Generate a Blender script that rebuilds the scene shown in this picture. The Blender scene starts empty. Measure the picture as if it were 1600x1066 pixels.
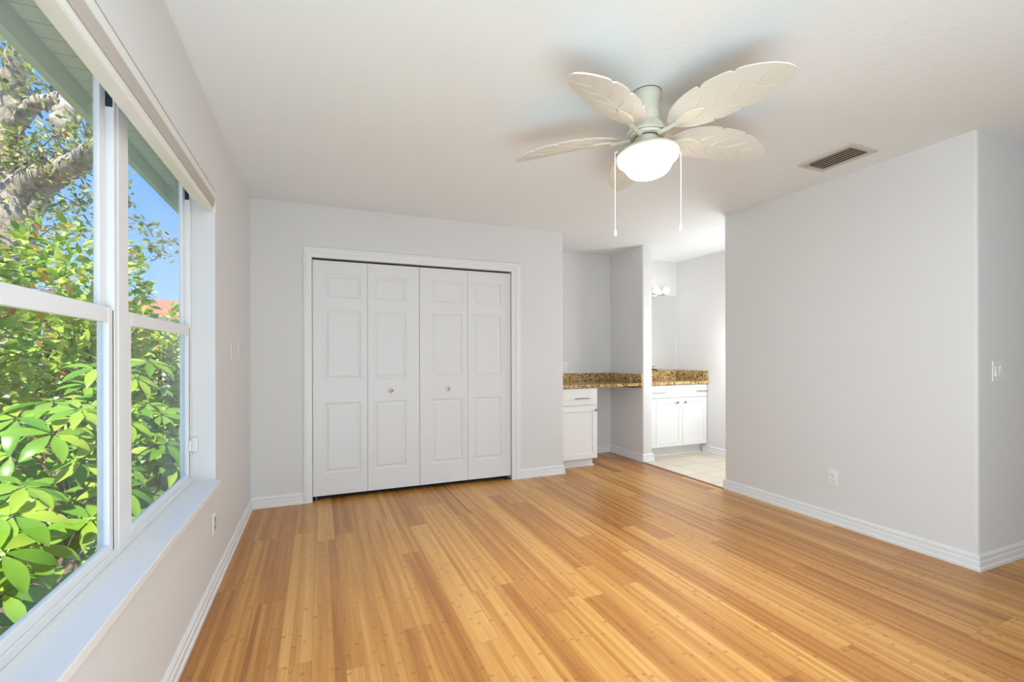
import bpy, bmesh, math, random
from mathutils import Vector, Matrix
random.seed(7)
R = math.radians
sc = bpy.context.scene
C = sc.collection

# ------------------------------------------------------------------ camera
F, YAW, CY, CAMH, ROLL = 721.58, 0.3956, 557.17, 1.1906, -0.0027
cam_d = bpy.data.cameras.new('camera'); cam = bpy.data.objects.new('camera', cam_d); C.objects.link(cam)
fwd = Vector((math.sin(YAW), math.cos(YAW), 0)); rgt = Vector((math.cos(YAW), -math.sin(YAW), 0)); up = Vector((0, 0, 1))
cr, sr = math.cos(ROLL), math.sin(ROLL)
r2 = rgt * cr + up * sr; u2 = up * cr - rgt * sr
m = Matrix((r2, u2, -fwd)).transposed().to_4x4(); m.translation = (0, 0, CAMH)
cam.matrix_world = m
cam_d.sensor_fit = 'HORIZONTAL'; cam_d.sensor_width = 36; cam_d.lens = 36 * F / 1600
cam_d.shift_y = (CY - 533) / 1600; cam_d.clip_start = 0.02; cam_d.clip_end = 300
sc.camera = cam

# ------------------------------------------------------------------ view, world, lights
sc.view_settings.view_transform = 'Standard'; sc.view_settings.look = 'None'
sc.view_settings.exposure = 0.23; sc.view_settings.gamma = 1.0
sc.view_settings.use_curve_mapping = False
w = bpy.data.worlds.new('sky'); sc.world = w; w.use_nodes = True
nt = w.node_tree; nt.nodes.clear()
wo = nt.nodes.new('ShaderNodeOutputWorld'); bg = nt.nodes.new('ShaderNodeBackground')
tc = nt.nodes.new('ShaderNodeTexCoord'); sx = nt.nodes.new('ShaderNodeSeparateXYZ'); cr_ = nt.nodes.new('ShaderNodeValToRGB')
cr_.color_ramp.elements[0].position = 0.0; cr_.color_ramp.elements[0].color = (0.50, 0.68, 0.93, 1)
cr_.color_ramp.elements[1].position = 0.62; cr_.color_ramp.elements[1].color = (0.085, 0.25, 0.72, 1)
e = cr_.color_ramp.elements.new(0.22); e.color = (0.24, 0.47, 0.88, 1)
nt.links.new(tc.outputs['Generated'], sx.inputs[0]); nt.links.new(sx.outputs['Z'], cr_.inputs[0])
nt.links.new(cr_.outputs[0], bg.inputs[0]); bg.inputs[1].default_value = 1.3
nt.links.new(bg.outputs[0], wo.inputs[0])

XL_ = -0.497
def light(name, kind, loc, energy, color=(1, 1, 1), target=None, size=None, size_y=None):
    d = bpy.data.lights.new(name, kind); d.energy = energy; d.color = color
    o = bpy.data.objects.new(name, d); C.objects.link(o); o.location = loc
    if kind == 'AREA':
        d.shape = 'RECTANGLE'; d.size = size; d.size_y = size_y or size
    if target is not None:
        o.rotation_euler = (Vector(target) - Vector(loc)).to_track_quat('-Z', 'Y').to_euler()
    return o
sun = light('sun', 'SUN', (0, 0, 8), 8.6, (1.0, 0.95, 0.86), target=Vector((0, 0, 8)) - Vector((-0.15, -0.62, 0.78)))
sun.data.angle = R(0.6)
light('side_fill', 'AREA', (XL_ + 0.03, -0.75, 1.05), 31, (0.76, 0.92, 1.06), target=(4.0, 1.2, 0.7), size=2.4, size_y=1.4)  # unseen fill light added at the left, standing in for more window light
light('rear_fill', 'AREA', (2.6, -1.9, 1.65), 9, (0.82, 0.94, 1.0), target=(-0.6, 2.4, 0.75), size=1.6, size_y=1.4)  # fill light added behind the camera to lift the window wall and sill
light('overhead_fill', 'AREA', (0.7, 0.60, 2.40), 17, (0.82, 0.93, 1.02), target=(0.9, 0.65, 0), size=1.3, size_y=1.3)  # unseen fill added overhead, aimed down to brighten floor and sill
light('ceiling_fill', 'AREA', (0.40, -0.30, 0.25), 70, (0.74, 0.92, 1.04), target=(0.85, 1.3, 2.44), size=2.0, size_y=1.7)  # added fill near the floor, aimed up to brighten the ceiling
f_ = light('fan_lamp_spot', 'SPOT', (1.44, 1.778, 2.02), 78, (1.0, 0.97, 0.94), target=(1.40, 1.90, 0)); f_.data.spot_size = R(108); f_.data.spot_blend = 1.0; f_.data.shadow_soft_size = 0.08
b_ = light('bath_fill', 'POINT', (4.05, 3.45, 1.25), 30, (0.94, 0.97, 1.0)); b_.data.shadow_soft_size = 0.2  # unseen fill added to brighten the bathroom

# ------------------------------------------------------------------ node helpers
class NB:
    def __init__(s, name):
        s.m = bpy.data.materials.new(name); s.m.use_nodes = True
        s.t = s.m.node_tree; s.t.nodes.clear()
        s.out = s.t.nodes.new('ShaderNodeOutputMaterial')
    def n(s, typ, **kw):
        nd = s.t.nodes.new(typ)
        for k, v in kw.items(): setattr(nd, k, v)
        return nd
    def l(s, a, b): s.t.links.new(a, b)
    def setin(s, sock, v):
        if isinstance(v, bpy.types.NodeSocket): s.l(v, sock)
        else: sock.default_value = v
    def math(s, op, a, b=None, c=None):
        nd = s.n('ShaderNodeMath', operation=op)
        s.setin(nd.inputs[0], a)
        if b is not None: s.setin(nd.inputs[1], b)
        if c is not None: s.setin(nd.inputs[2], c)
        return nd.outputs[0]
    def ramp(s, fac, stops, interp='LINEAR'):
        nd = s.n('ShaderNodeValToRGB'); nd.color_ramp.interpolation = interp
        el = nd.color_ramp.elements
        while len(el) < len(stops): el.new(0.5)
        for i, (p, c) in enumerate(stops):
            el[i].position = p; el[i].color = tuple(c) + ((1,) if len(c) == 3 else ())
        s.setin(nd.inputs[0], fac); return nd.outputs[0]
    def mix(s, fac, a, b, mode='MIX'):
        nd = s.n('ShaderNodeMix', data_type='RGBA', blend_type=mode)
        s.setin(nd.inputs[0], fac); s.setin(nd.inputs[6], a); s.setin(nd.inputs[7], b)
        return nd.outputs[2]
    def noise(s, vec, scale, detail=3, rough=0.5):
        nd = s.n('ShaderNodeTexNoise'); nd.inputs['Scale'].default_value = scale
        nd.inputs['Detail'].default_value = detail; nd.inputs['Roughness'].default_value = rough
        if vec is not None: s.l(vec, nd.inputs['Vector'])
        return nd.outputs['Fac']
    def pos(s): return s.n('ShaderNodeNewGeometry').outputs['Position']
    def white(s, x, y=0.0, z=0.0):
        cb = s.n('ShaderNodeCombineXYZ'); s.setin(cb.inputs[0], x); s.setin(cb.inputs[1], y); s.setin(cb.inputs[2], z)
        wn = s.n('ShaderNodeTexWhiteNoise', noise_dimensions='3D'); s.l(cb.outputs[0], wn.inputs['Vector'])
        return wn.outputs['Value']
    def vec(s, x, y, z):
        cb = s.n('ShaderNodeCombineXYZ'); s.setin(cb.inputs[0], x); s.setin(cb.inputs[1], y); s.setin(cb.inputs[2], z)
        return cb.outputs[0]
    def bump(s, h, strength, dist):
        b = s.n('ShaderNodeBump'); b.inputs['Strength'].default_value = strength; b.inputs['Distance'].default_value = dist
        s.l(h, b.inputs['Height']); return b.outputs[0]
    def bsdf(s, color, rough=0.5, metal=0.0, normal=None, spec=0.5, emit=None, estr=0.0):
        b = s.n('ShaderNodeBsdfPrincipled')
        s.setin(b.inputs['Base Color'], color if isinstance(color, bpy.types.NodeSocket) else tuple(color) + ((1,) if len(color) == 3 else ()))
        s.setin(b.inputs['Roughness'], rough); s.setin(b.inputs['Metallic'], metal)
        b.inputs['Specular IOR Level'].default_value = spec
        if normal is not None: s.l(normal, b.inputs['Normal'])
        if emit is not None:
            b.inputs['Emission Color'].default_value = tuple(emit) + (1,); b.inputs['Emission Strength'].default_value = estr
        s.l(b.outputs[0], s.out.inputs[0]); return s.m

def paint(name, col, rough=0.55, bscale=180, bstr=0.12, bdist=0.002, spec=0.3):
    b = NB(name); p = b.pos()
    n1 = b.noise(p, bscale, 2)
    n2 = b.noise(p, 1.3, 2)
    c = b.mix(b.math('MULTIPLY', n2, 0.05), tuple(col) + (1,), tuple(x * 0.9 for x in col) + (1,))
    return b.bsdf(c, rough, normal=b.bump(n1, bstr, bdist), spec=spec)

M = {}
M['wall'] = paint('wall_paint', (0.755, 0.745, 0.735), 0.6, 140, 0.10)
M['ceiling'] = paint('ceiling_paint', (0.83, 0.85, 0.85), 0.8, 55, 0.35, 0.004, 0.15)
M['trim'] = paint('trim_paint', (0.83, 0.83, 0.83), 0.35, 90, 0.03)
M['door'] = paint('door_paint', (0.80, 0.80, 0.80), 0.4, 260, 0.06, 0.001)
M['cab'] = paint('cabinet_paint', (0.86, 0.85, 0.83), 0.35, 60, 0.02)
M['vinyl'] = paint('window_vinyl', (0.84, 0.85, 0.86), 0.3, 60, 0.02)
M['vinyl_dark'] = NB('dark_track').bsdf((0.012, 0.03, 0.06), 0.5)
M['rubber'] = NB('black_gasket').bsdf((0.03, 0.03, 0.03), 0.7)
M['valance'] = paint('valance_vinyl', (0.80, 0.79, 0.75), 0.6, 400, 0.1)
M['taupe'] = paint('taupe_shadow', (0.52, 0.47, 0.42), 0.8, 500, 0.2)
M['fan'] = paint('fan_enamel', (0.68, 0.65, 0.53), 0.4, 60, 0.03)
M['blade'] = paint('fan_blade_plastic', (0.66, 0.63, 0.56), 0.5, 250, 0.10, 0.001)
M['bowl'] = NB('lit_glass_bowl').bsdf((0.9, 0.88, 0.84), 0.3, emit=(1.0, 0.95, 0.88), estr=13.0)
M['globe'] = NB('lit_globe').bsdf((0.9, 0.9, 0.88), 0.3, emit=(1.0, 0.96, 0.90), estr=3.0)
M['nickel'] = NB('brushed_nickel').bsdf((0.42, 0.40, 0.37), 0.32, 1.0)
M['chrome'] = NB('chrome').bsdf((0.75, 0.75, 0.75), 0.12, 1.0)
M['brass'] = NB('antique_brass').bsdf((0.55, 0.40, 0.20), 0.28, 1.0)
M['bronze'] = NB('dark_bronze').bsdf((0.13, 0.12, 0.11), 0.35, 1.0)
M['plastic'] = NB('white_plastic').bsdf((0.85, 0.845, 0.83), 0.35)
M['almond'] = NB('almond_plastic').bsdf((0.50, 0.40, 0.34), 0.4)
M['dark'] = NB('dark_slot').bsdf((0.02, 0.018, 0.016), 0.7)
M['closet'] = NB('closet_shade').bsdf((0.02, 0.02, 0.02), 0.9)
M['vent_paint'] = paint('register_paint', (0.62, 0.56, 0.48), 0.6, 90, 0.1)
M['vent_slat'] = NB('register_slat').bsdf((0.50, 0.42, 0.32), 0.6)
M['mirror'] = NB('mirror_silver').bsdf((0.92, 0.93, 0.92), 0.02, 1.0)
M['porcelain'] = NB('porcelain').bsdf((0.85, 0.84, 0.82), 0.1)
M['plywood'] = NB('brown_plywood').bsdf((0.17, 0.07, 0.035), 0.6)

def floor_mat():
    b = NB('bamboo_planks'); p = b.pos()
    s = b.n('ShaderNodeSeparateXYZ'); b.l(p, s.inputs[0]); X, Y = s.outputs[0], s.outputs[1]
    W, L, S = 0.122, 1.45, 0.122 / 6
    u = b.math('DIVIDE', b.math('ADD', X, 0.03), W); row = b.math('FLOOR', u); fu = b.math('FRACT', u)
    v = b.math('ADD', b.math('DIVIDE', Y, L), b.math('MULTIPLY', b.white(row, 3.7), 7.0))
    pid = b.math('FLOOR', v); fv = b.math('FRACT', v)
    pr = b.white(row, pid, 3.5)
    st = b.math('FLOOR', b.math('DIVIDE', b.math('ADD', X, 0.03), S))
    sr_ = b.white(st, pid, 2.5)
    gv = b.vec(b.math('MULTIPLY', X, 160.0), b.math('MULTIPLY', Y, 3.0), b.math('MULTIPLY', sr_, 20.0))
    grain = b.noise(gv, 1.0, 4, 0.6)
    gv2 = b.vec(b.math('MULTIPLY', X, 30.0), b.math('MULTIPLY', Y, 1.1), b.math('MULTIPLY', pr, 40.0))
    blot = b.noise(gv2, 1.0, 3, 0.6)
    t = b.math('ADD', b.math('MULTIPLY', pr, 0.31), b.math('MULTIPLY', sr_, 0.26))
    t = b.math('ADD', t, b.math('MULTIPLY', b.math('SUBTRACT', grain, 0.5), 0.35))
    t = b.math('ADD', t, b.math('MULTIPLY', b.math('SUBTRACT', blot, 0.5), 0.55))
    t = b.math('ADD', t, 0.17)
    col = b.ramp(t, [(0.0, (0.26, 0.082, 0.010)), (0.28, (0.42, 0.165, 0.026)), (0.5, (0.57, 0.265, 0.055)), (0.72, (0.69, 0.37, 0.10)), (1.0, (0.80, 0.52, 0.20))])
    # bamboo knuckles
    kp = b.math('ADD', b.math('DIVIDE', Y, 0.27), b.math('MULTIPLY', b.white(st, 9.1, pid), 5.0))
    wob = b.math('MULTIPLY', b.math('SUBTRACT', b.noise(p, 70, 2), 0.5), 0.11)
    kd = b.math('ABSOLUTE', b.math('SUBTRACT', b.math('FRACT', b.math('ADD', kp, wob)), 0.5))
    kon = b.math('GREATER_THAN', b.white(st, b.math('FLOOR', kp), 4.4), 0.42)
    mark = b.math('MULTIPLY', b.math('LESS_THAN', kd, 0.022), kon)
    fs = b.math('FRACT', b.math('DIVIDE', b.math('ADD', X, 0.03), S))
    mark = b.math('MULTIPLY', mark, b.math('LESS_THAN', b.math('ABSOLUTE', b.math('SUBTRACT', fs, 0.5)), 0.42))
    mark = b.math('MULTIPLY', mark, b.math('MULTIPLY', b.noise(p, 160, 2), 1.1))
    col = b.mix(b.math('MULTIPLY', mark, 0.75), col, (0.22, 0.07, 0.015, 1))
    gap = b.math('MAXIMUM', b.math('LESS_THAN', fu, 0.012), b.math('LESS_THAN', fv, 0.0013))
    col = b.mix(b.math('MULTIPLY', gap, 0.55), col, (0.16, 0.06, 0.02, 1))
    rgh = b.math('ADD', 0.27, b.math('MULTIPLY', grain, 0.12))
    return b.bsdf(col, rgh, normal=b.bump(grain, 0.04, 0.001), spec=0.7)
M['floor'] = floor_mat()

def tile_mat():
    b = NB('bath_tile'); p = b.pos()
    s = b.n('ShaderNodeSeparateXYZ'); b.l(p, s.inputs[0]); X, Y = s.outputs[0], s.outputs[1]
    T = 0.335
    u = b.math('DIVIDE', b.math('ADD', X, 0.12), T); v = b.math('DIVIDE', b.math('ADD', Y, 0.10), T)
    fu = b.math('FRACT', u); fv = b.math('FRACT', v)
    g = b.math('MAXIMUM', b.math('LESS_THAN', fu, 0.022), b.math('LESS_THAN', fv, 0.022))
    r = b.white(b.math('FLOOR', u), b.math('FLOOR', v), 1.0)
    t = b.math('ADD', b.math('MULTIPLY', r, 0.4), b.math('MULTIPLY', b.noise(p, 7, 4), 0.7))
    col = b.ramp(t, [(0.1, (0.62, 0.52, 0.40)), (0.8, (0.76, 0.68, 0.56))])
    col = b.mix(g, col, (0.40, 0.31, 0.22, 1))
    return b.bsdf(col, 0.3, spec=0.4)
M['tile'] = tile_mat()

def granite_mat():
    b = NB('gold_granite'); p = b.pos()
    v = b.n('ShaderNodeTexVoronoi'); v.inputs['Scale'].default_value = 75; b.l(p, v.inputs['Vector'])
    sc_ = b.n('ShaderNodeSeparateXYZ'); b.l(v.outputs['Color'], sc_.inputs[0])
    n1 = b.noise(p, 45, 4, 0.65)
    t = b.math('ADD', b.math('MULTIPLY', sc_.outputs[0], 0.55), b.math('MULTIPLY', n1, 0.55))
    col = b.ramp(t, [(0.24, (0.05, 0.028, 0.016)), (0.38, (0.22, 0.12, 0.045)), (0.50, (0.47, 0.29, 0.09)), (0.66, (0.60, 0.42, 0.16)), (0.85, (0.70, 0.58, 0.36))])
    return b.bsdf(col, 0.15, spec=0.5)
M['granite'] = granite_mat()

def glass_mat():
    b = NB('window_glass')
    tr = b.n('ShaderNodeBsdfTransparent'); tr.inputs[0].default_value = (0.95, 0.97, 0.96, 1)
    gl = b.n('ShaderNodeBsdfGlossy'); gl.inputs['Roughness'].default_value = 0.0
    g = b.n('ShaderNodeNewGeometry'); dt = b.n('ShaderNodeVectorMath', operation='DOT_PRODUCT')
    b.l(g.outputs['Normal'], dt.inputs[0]); b.l(g.outputs['Incoming'], dt.inputs[1])
    c = b.math('SUBTRACT', 1.0, b.math('ABSOLUTE', dt.outputs['Value']))
    fr = b.math('ADD', 0.022, b.math('MULTIPLY', b.math('POWER', c, 5.0), 0.45))
    mx = b.n('ShaderNodeMixShader'); b.l(fr, mx.inputs[0]); b.l(tr.outputs[0], mx.inputs[1]); b.l(gl.outputs[0], mx.inputs[2])
    b.l(mx.outputs[0], b.out.inputs[0]); return b.m
M['glass'] = glass_mat()

def leaf_mat(name, stops, transl=0.35, rough=0.45):
    b = NB(name); g = b.n('ShaderNodeNewGeometry')
    rnd = g.outputs['Random Per Island']
    col = b.ramp(rnd, stops)
    n = b.noise(g.outputs['Position'], 30, 2)
    col = b.mix(b.math('MULTIPLY', n, 0.25), col, b.mix(1.0, col, (0.7, 0.75, 0.5, 1), 'MULTIPLY'))
    pb = b.n('ShaderNodeBsdfPrincipled'); b.l(col, pb.inputs['Base Color']); pb.inputs['Roughness'].default_value = rough
    tl = b.n('ShaderNodeBsdfTranslucent'); b.l(col, tl.inputs[0])
    mx = b.n('ShaderNodeMixShader'); mx.inputs[0].default_value = transl
    b.l(pb.outputs[0], mx.inputs[1]); b.l(tl.outputs[0], mx.inputs[2]); b.l(mx.outputs[0], b.out.inputs[0]); return b.m
M['hedge_leaf'] = leaf_mat('shrub_leaves', [(0.0, (0.16, 0.34, 0.05)), (0.35, (0.38, 0.56, 0.08)), (0.7, (0.62, 0.72, 0.14)), (0.93, (0.78, 0.74, 0.16)), (0.97, (0.85, 0.50, 0.10)), (1.0, (0.75, 0.25, 0.08))])
M['palm_leaf'] = leaf_mat('palmate_leaves', [(0.0, (0.12, 0.30, 0.03)), (0.5, (0.26, 0.45, 0.05)), (1.0, (0.46, 0.58, 0.08))], 0.3, 0.35)
M['oak_leaf'] = leaf_mat('oak_leaves', [(0.0, (0.16, 0.25, 0.07)), (0.5, (0.34, 0.42, 0.13)), (0.8, (0.56, 0.54, 0.18)), (1.0, (0.70, 0.54, 0.20))])
def bark_mat(name, c0, c1, sc_=14):
    b = NB(name); p = b.pos(); n = b.noise(p, sc_, 6, 0.7)
    return b.bsdf(b.ramp(n, [(0.3, c0), (0.68, c1)]), 0.9, normal=b.bump(n, 0.8, 0.03), spec=0.1)
M['bark'] = bark_mat('oak_bark', (0.14, 0.11, 0.085), (0.64, 0.56, 0.47), 9)
M['twig'] = bark_mat('shrub_bark', (0.16, 0.12, 0.09), (0.42, 0.34, 0.26), 30)
M['soil'] = bark_mat('mulch', (0.09, 0.06, 0.04), (0.30, 0.22, 0.15), 12)
M['soffit'] = None
def soffit_mat():
    b = NB('soffit_panels'); p = b.pos()
    s = b.n('ShaderNodeSeparateXYZ'); b.l(p, s.inputs[0])
    f = b.math('FRACT', b.math('DIVIDE', s.outputs[1], 0.10))
    g = b.math('LESS_THAN', f, 0.10)
    return b.bsdf(b.mix(g, (0.86, 0.86, 0.81, 1), (0.68, 0.68, 0.62, 1)), 0.6)
M['soffit'] = soffit_mat()
M['fascia'] = paint('fascia_paint', (0.70, 0.76, 0.69), 0.5)
M['stucco'] = paint('exterior_stucco', (0.55, 0.53, 0.46), 0.8, 60, 0.5, 0.004)
M['roof_tile'] = bark_mat('clay_roof', (0.30, 0.12, 0.07), (0.52, 0.26, 0.17), 8)

# ------------------------------------------------------------------ mesh helpers
def add_box(bm, x0, x1, y0, y1, z0, z1, bev=0.0, seg=2):
    vs = [bm.verts.new((x, y, z)) for x in (x0, x1) for y in (y0, y1) for z in (z0, z1)]
    fs = [(0, 1, 3, 2), (4, 6, 7, 5), (0, 4, 5, 1), (2, 3, 7, 6), (0, 2, 6, 4), (1, 5, 7, 3)]
    faces = [bm.faces.new([vs[i] for i in f]) for f in fs]
    if bev > 0:
        eds = list({e for f in faces for e in f.edges})
        bmesh.ops.bevel(bm, geom=eds, offset=bev, segments=seg, affect='EDGES', profile=0.5)
def box(*a, **k):
    bm = bmesh.new(); add_box(bm, *a, **k); return bm
def boxes(lst, bev=0.0):
    bm = bmesh.new()
    for a in lst: add_box(bm, *a, bev=bev)
    return bm
def add_prism(bm, poly, z0, z1):
    lo = [bm.verts.new((x, y, z0)) for x, y in poly]; hi = [bm.verts.new((x, y, z1)) for x, y in poly]
    n = len(poly)
    bm.faces.new(lo[::-1]); bm.faces.new(hi)
    for i in range(n): bm.faces.new((lo[i], lo[(i + 1) % n], hi[(i + 1) % n], hi[i]))
def roundpoly(pts, seg=6):
    """pts: (x, y, r); rounds the corners whose r > 0"""
    out = []; n = len(pts)
    for i, (x, y, r) in enumerate(pts):
        if r <= 0: out.append((x, y)); continue
        p = Vector((x, y)); a = (Vector(pts[i - 1][:2]) - p).normalized(); c = (Vector(pts[(i + 1) % n][:2]) - p).normalized()
        ctr = p + (a + c) * r
        s0 = p + a * r - ctr; s1 = p + c * r - ctr
        for k in range(seg + 1):
            t = k / seg * math.pi / 2
            q = ctr + s0 * math.cos(t) + s1 * math.sin(t); out.append((q.x, q.y))
    return out
def add_lathe(bm, prof, cx, cy, seg=48, z0=0.0, caps=True):
    rings = []
    for r, z in prof:
        if r < 1e-5: rings.append([bm.verts.new((cx, cy, z + z0))])
        else: rings.append([bm.verts.new((cx + r * math.cos(2 * math.pi * k / seg), cy + r * math.sin(2 * math.pi * k / seg), z + z0)) for k in range(seg)])
    for a, b in zip(rings, rings[1:]):
        for k in range(seg):
            k2 = (k + 1) % seg
            if len(a) == 1 and len(b) == 1: continue
            if len(a) == 1: bm.faces.new((a[0], b[k2], b[k]))
            elif len(b) == 1: bm.faces.new((a[k], a[k2], b[0]))
            else: bm.faces.new((a[k], a[k2], b[k2], b[k]))
    if caps:
        for rg, fl in ((rings[0], False), (rings[-1], True)):
            if len(rg) > 1: bm.faces.new(rg if fl else rg[::-1])
def add_tube(bm, pts, radii, seg=10, caps=True):
    pts = [Vector(p) for p in pts]
    if not isinstance(radii, (list, tuple)): radii = [radii] * len(pts)
    rings = []; prev = None
    for i, p in enumerate(pts):
        d = (pts[min(i + 1, len(pts) - 1)] - pts[max(i - 1, 0)]).normalized()
        if prev is None:
            ref = Vector((0, 0, 1)) if abs(d.z) < 0.9 else Vector((1, 0, 0)); a = d.cross(ref).normalized()
        else: a = (prev - d * prev.dot(d)).normalized()
        prev = a; b = d.cross(a)
        rings.append([bm.verts.new(p + (a * math.cos(2 * math.pi * k / seg) + b * math.sin(2 * math.pi * k / seg)) * radii[i]) for k in range(seg)])
    for a, b in zip(rings, rings[1:]):
        for k in range(seg): bm.faces.new((a[k], a[(k + 1) % seg], b[(k + 1) % seg], b[k]))
    if caps: bm.faces.new(rings[0][::-1]); bm.faces.new(rings[-1])
def tube(pts, r, seg=10):
    bm = bmesh.new(); add_tube(bm, pts, r, seg); return bm
def smooth_path(pts, n=6):
    """Catmull-Rom through (x, y, z, r)"""
    P = [Vector(p) for p in pts]; P = [P[0] * 2 - P[1]] + P + [P[-1] * 2 - P[-2]]; out = []
    for i in range(1, len(P) - 2):
        for k in range(n):
            t = k / n; a, b, c, d = P[i - 1], P[i], P[i + 1], P[i + 2]
            out.append(0.5 * ((2 * b) + (c - a) * t + (2 * a - 5 * b + 4 * c - d) * t * t + (3 * b - a - 3 * c + d) * t ** 3))
    out.append(P[-2]); return out

def obj(name, bm, mat, parent=None, smooth=False, angle=35):
    me = bpy.data.meshes.new(name)
    if isinstance(bm, bmesh.types.BMesh):
        bmesh.ops.recalc_face_normals(bm, faces=bm.faces); bm.to_mesh(me); bm.free()
    else: me.from_pydata(bm[0], [], bm[1])
    for k in (mat if isinstance(mat, (list, tuple)) else [mat]): me.materials.append(k)
    if smooth:
        for p in me.polygons: p.use_smooth = True
        if angle < 180: me.set_sharp_from_angle(angle=R(angle))
    o = bpy.data.objects.new(name, me); C.objects.link(o)
    if parent is not None:
        o.parent = parent
        pw = Vector((0, 0, 0)); q = parent
        while q is not None: pw += q.location; q = q.parent
        if parent.rotation_euler.z == 0: me.transform(Matrix.Translation(-pw))
    return o
def tag(o, label, cat=None, group=None, kind=None):
    o['label'] = label
    if cat: o['category'] = cat
    if group: o['group'] = group
    if kind: o['kind'] = kind
    return o
def thing(name, label, cat, loc=(0, 0, 0), group=None, kind=None):
    o = bpy.data.objects.new(name, None); C.objects.link(o); o.location = loc; o.empty_display_size = 0.05
    return tag(o, label, cat, group, kind)
def struct(name, bm, mat, label, cat, smooth=False):
    o = obj(name, bm, mat, None, smooth); return tag(o, label, cat, None, 'structure')

# ------------------------------------------------------------------ dimensions
H = 2.44
XL, YB, XE, XR = -0.497, 4.123, 2.2835, 3.357
Y0, Y1, YP, YA = 1.363, 3.086, 4.223, 4.850
XP, XBR = 3.490, 4.412          # partition bath face, bath right wall
XO = -0.645                      # outside face of the window wall
WY0, WY1, WZ0, WZ1, WZH = 1.00, 2.805, 0.552, 2.056, 2.125
XEND, YREAR = 5.6, -2.1

# ------------------------------------------------------------------ room shell
bm = bmesh.new()
add_prism(bm, [(XO, YREAR), (XEND, YREAR), (XEND, Y0 + 0.06), (3.345, Y0 + 0.06), (3.345, YA + 0.1), (XO, YA + 0.1)], -0.12, 0.0)
struct('floor', bm, M['floor'], 'honey bamboo plank floor of the bedroom', 'floor')
struct('floor_bath', box(3.345, XBR, Y0 + 0.06, YA, -0.12, 0.001), M['tile'], 'beige square tile floor of the bathroom beyond the opening', 'floor')
struct('ceiling', box(XO, XEND, YREAR, YA + 0.12, H, H + 0.12), M['ceiling'], 'white textured bedroom ceiling', 'ceiling')

struct('wall_left', boxes([(XO, XL, YREAR, WY0, -0.1, H), (XO, XL, WY1, YA + 0.12, -0.1, H), (XO, XL, WY0, WY1, -0.1, WZ0 - 0.03), (-0.598, XL, WY0, WY1, WZ1, H), (XO, -0.598, WY0, WY1, WZH, H)]),
       M['wall'], 'white wall with the big window at the left', 'wall')
CX0, CX1, CZ = -0.053, 1.716, 2.012
bm = bmesh.new()
add_prism(bm, [(XL, YB), (CX0, YB), (CX0, YB + 0.12), (XL, YB + 0.12)], 0, H)
add_prism(bm, roundpoly([(CX1, YB, 0), (XE, YB, 0.008), (XE, YA, 0), (XE - 0.12, YA, 0), (XE - 0.12, YB + 0.12, 0), (CX1, YB + 0.12, 0)]), 0, H)
add_box(bm, CX0, CX1, YB, YB + 0.12, CZ, H)
struct('wall_back', bm, M['wall'], 'white wall around the bifold closet', 'wall', True)
struct('wall_far', box(XL, XBR + 0.12, YA, YA + 0.12, 0, H), M['wall'], 'white wall behind the granite desk nook and the vanity', 'wall')
bm = bmesh.new(); add_prism(bm, roundpoly([(XR, YP, 0.018), (XP, YP, 0.018), (XP, YA, 0), (XR, YA, 0)][::-1]), 0, H)
struct('wall_partition', bm, M['wall'], 'short white partition between desk nook and bathroom', 'wall', True)
bm = bmesh.new()
add_prism(bm, roundpoly([(XR, Y0, 0.018), (XR, Y1, 0.012), (XR + 0.13, Y1, 0.012), (XR + 0.13, Y0 + 0.13, 0), (XEND, Y0 + 0.13, 0), (XEND, Y0, 0)]), 0, H)
struct('wall_right', bm, M['wall'], 'plain white wall at the right with rounded outer corner', 'wall', True)
struct('wall_bath', box(XBR, XBR + 0.12, Y0 + 0.13, YA, 0, H), M['wall'], 'bright white bathroom wall beside the vanity', 'wall')
struct('wall_rear', box(XO, XEND, YREAR - 0.12, YREAR, 0, H), M['wall'], 'white wall behind the viewer', 'wall')
struct('wall_hall', box(XEND, XEND + 0.12, YREAR, Y0 + 0.13, 0, H), M['wall'], 'white wall at the end of the passage', 'wall')

# baseboards -----------------------------------------------------------------
BP = [(0.0, 0.0), (0.017, 0.0), (0.017, 0.017), (0.0125, 0.022), (0.0125, 0.050), (0.0085, 0.054), (0.0085, 0.060), (0.0105, 0.064), (0.0105, 0.076), (0.005, 0.088), (0.0, 0.088)]
def baseboard(bm, path, side=1, prof=BP):
    """path: floor points; side=+1 puts the board on the left of the walking direction"""
    P = [Vector(p) for p in path]; st = []
    for i, p in enumerate(P):
        ns = []
        for a, b in ((i - 1, i), (i, i + 1)):
            if a >= 0 and b < len(P):
                d = (P[b] - P[a]).normalized(); ns.append(Vector((-d.y, d.x)) * side)
        n = ns[0] if len(ns) == 1 else (ns[0] + ns[1]) / (1 + ns[0].dot(ns[1]))
        st.append([bm.verts.new((p.x + n.x * a, p.y + n.y * a, z)) for a, z in prof])
    for a, b in zip(st, st[1:]):
        for k in range(len(prof)):
            k2 = (k + 1) % len(prof); bm.faces.new((a[k], a[k2], b[k2], b[k]))
    bm.faces.new(st[0][::-1]); bm.faces.new(st[-1])
def base_obj(name, paths, label):
    bm = bmesh.new()
    for p, s in paths: baseboard(bm, p, s)
    return struct(name, bm, M['trim'], label, 'baseboard')
CO0, CO1, COZ = -0.120, 1.807, 2.094     # casing outer edges
base_obj('baseboard_left', [([(XL, YREAR), (XL, YB - 0.0172)], -1)], 'white baseboard under the window wall')
base_obj('baseboard_back', [([(XL, YB), (CO0, YB)], -1), ([(CO1, YB), (XE, YB), (XE, 4.30)], -1)], 'white baseboard along the closet wall')
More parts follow.
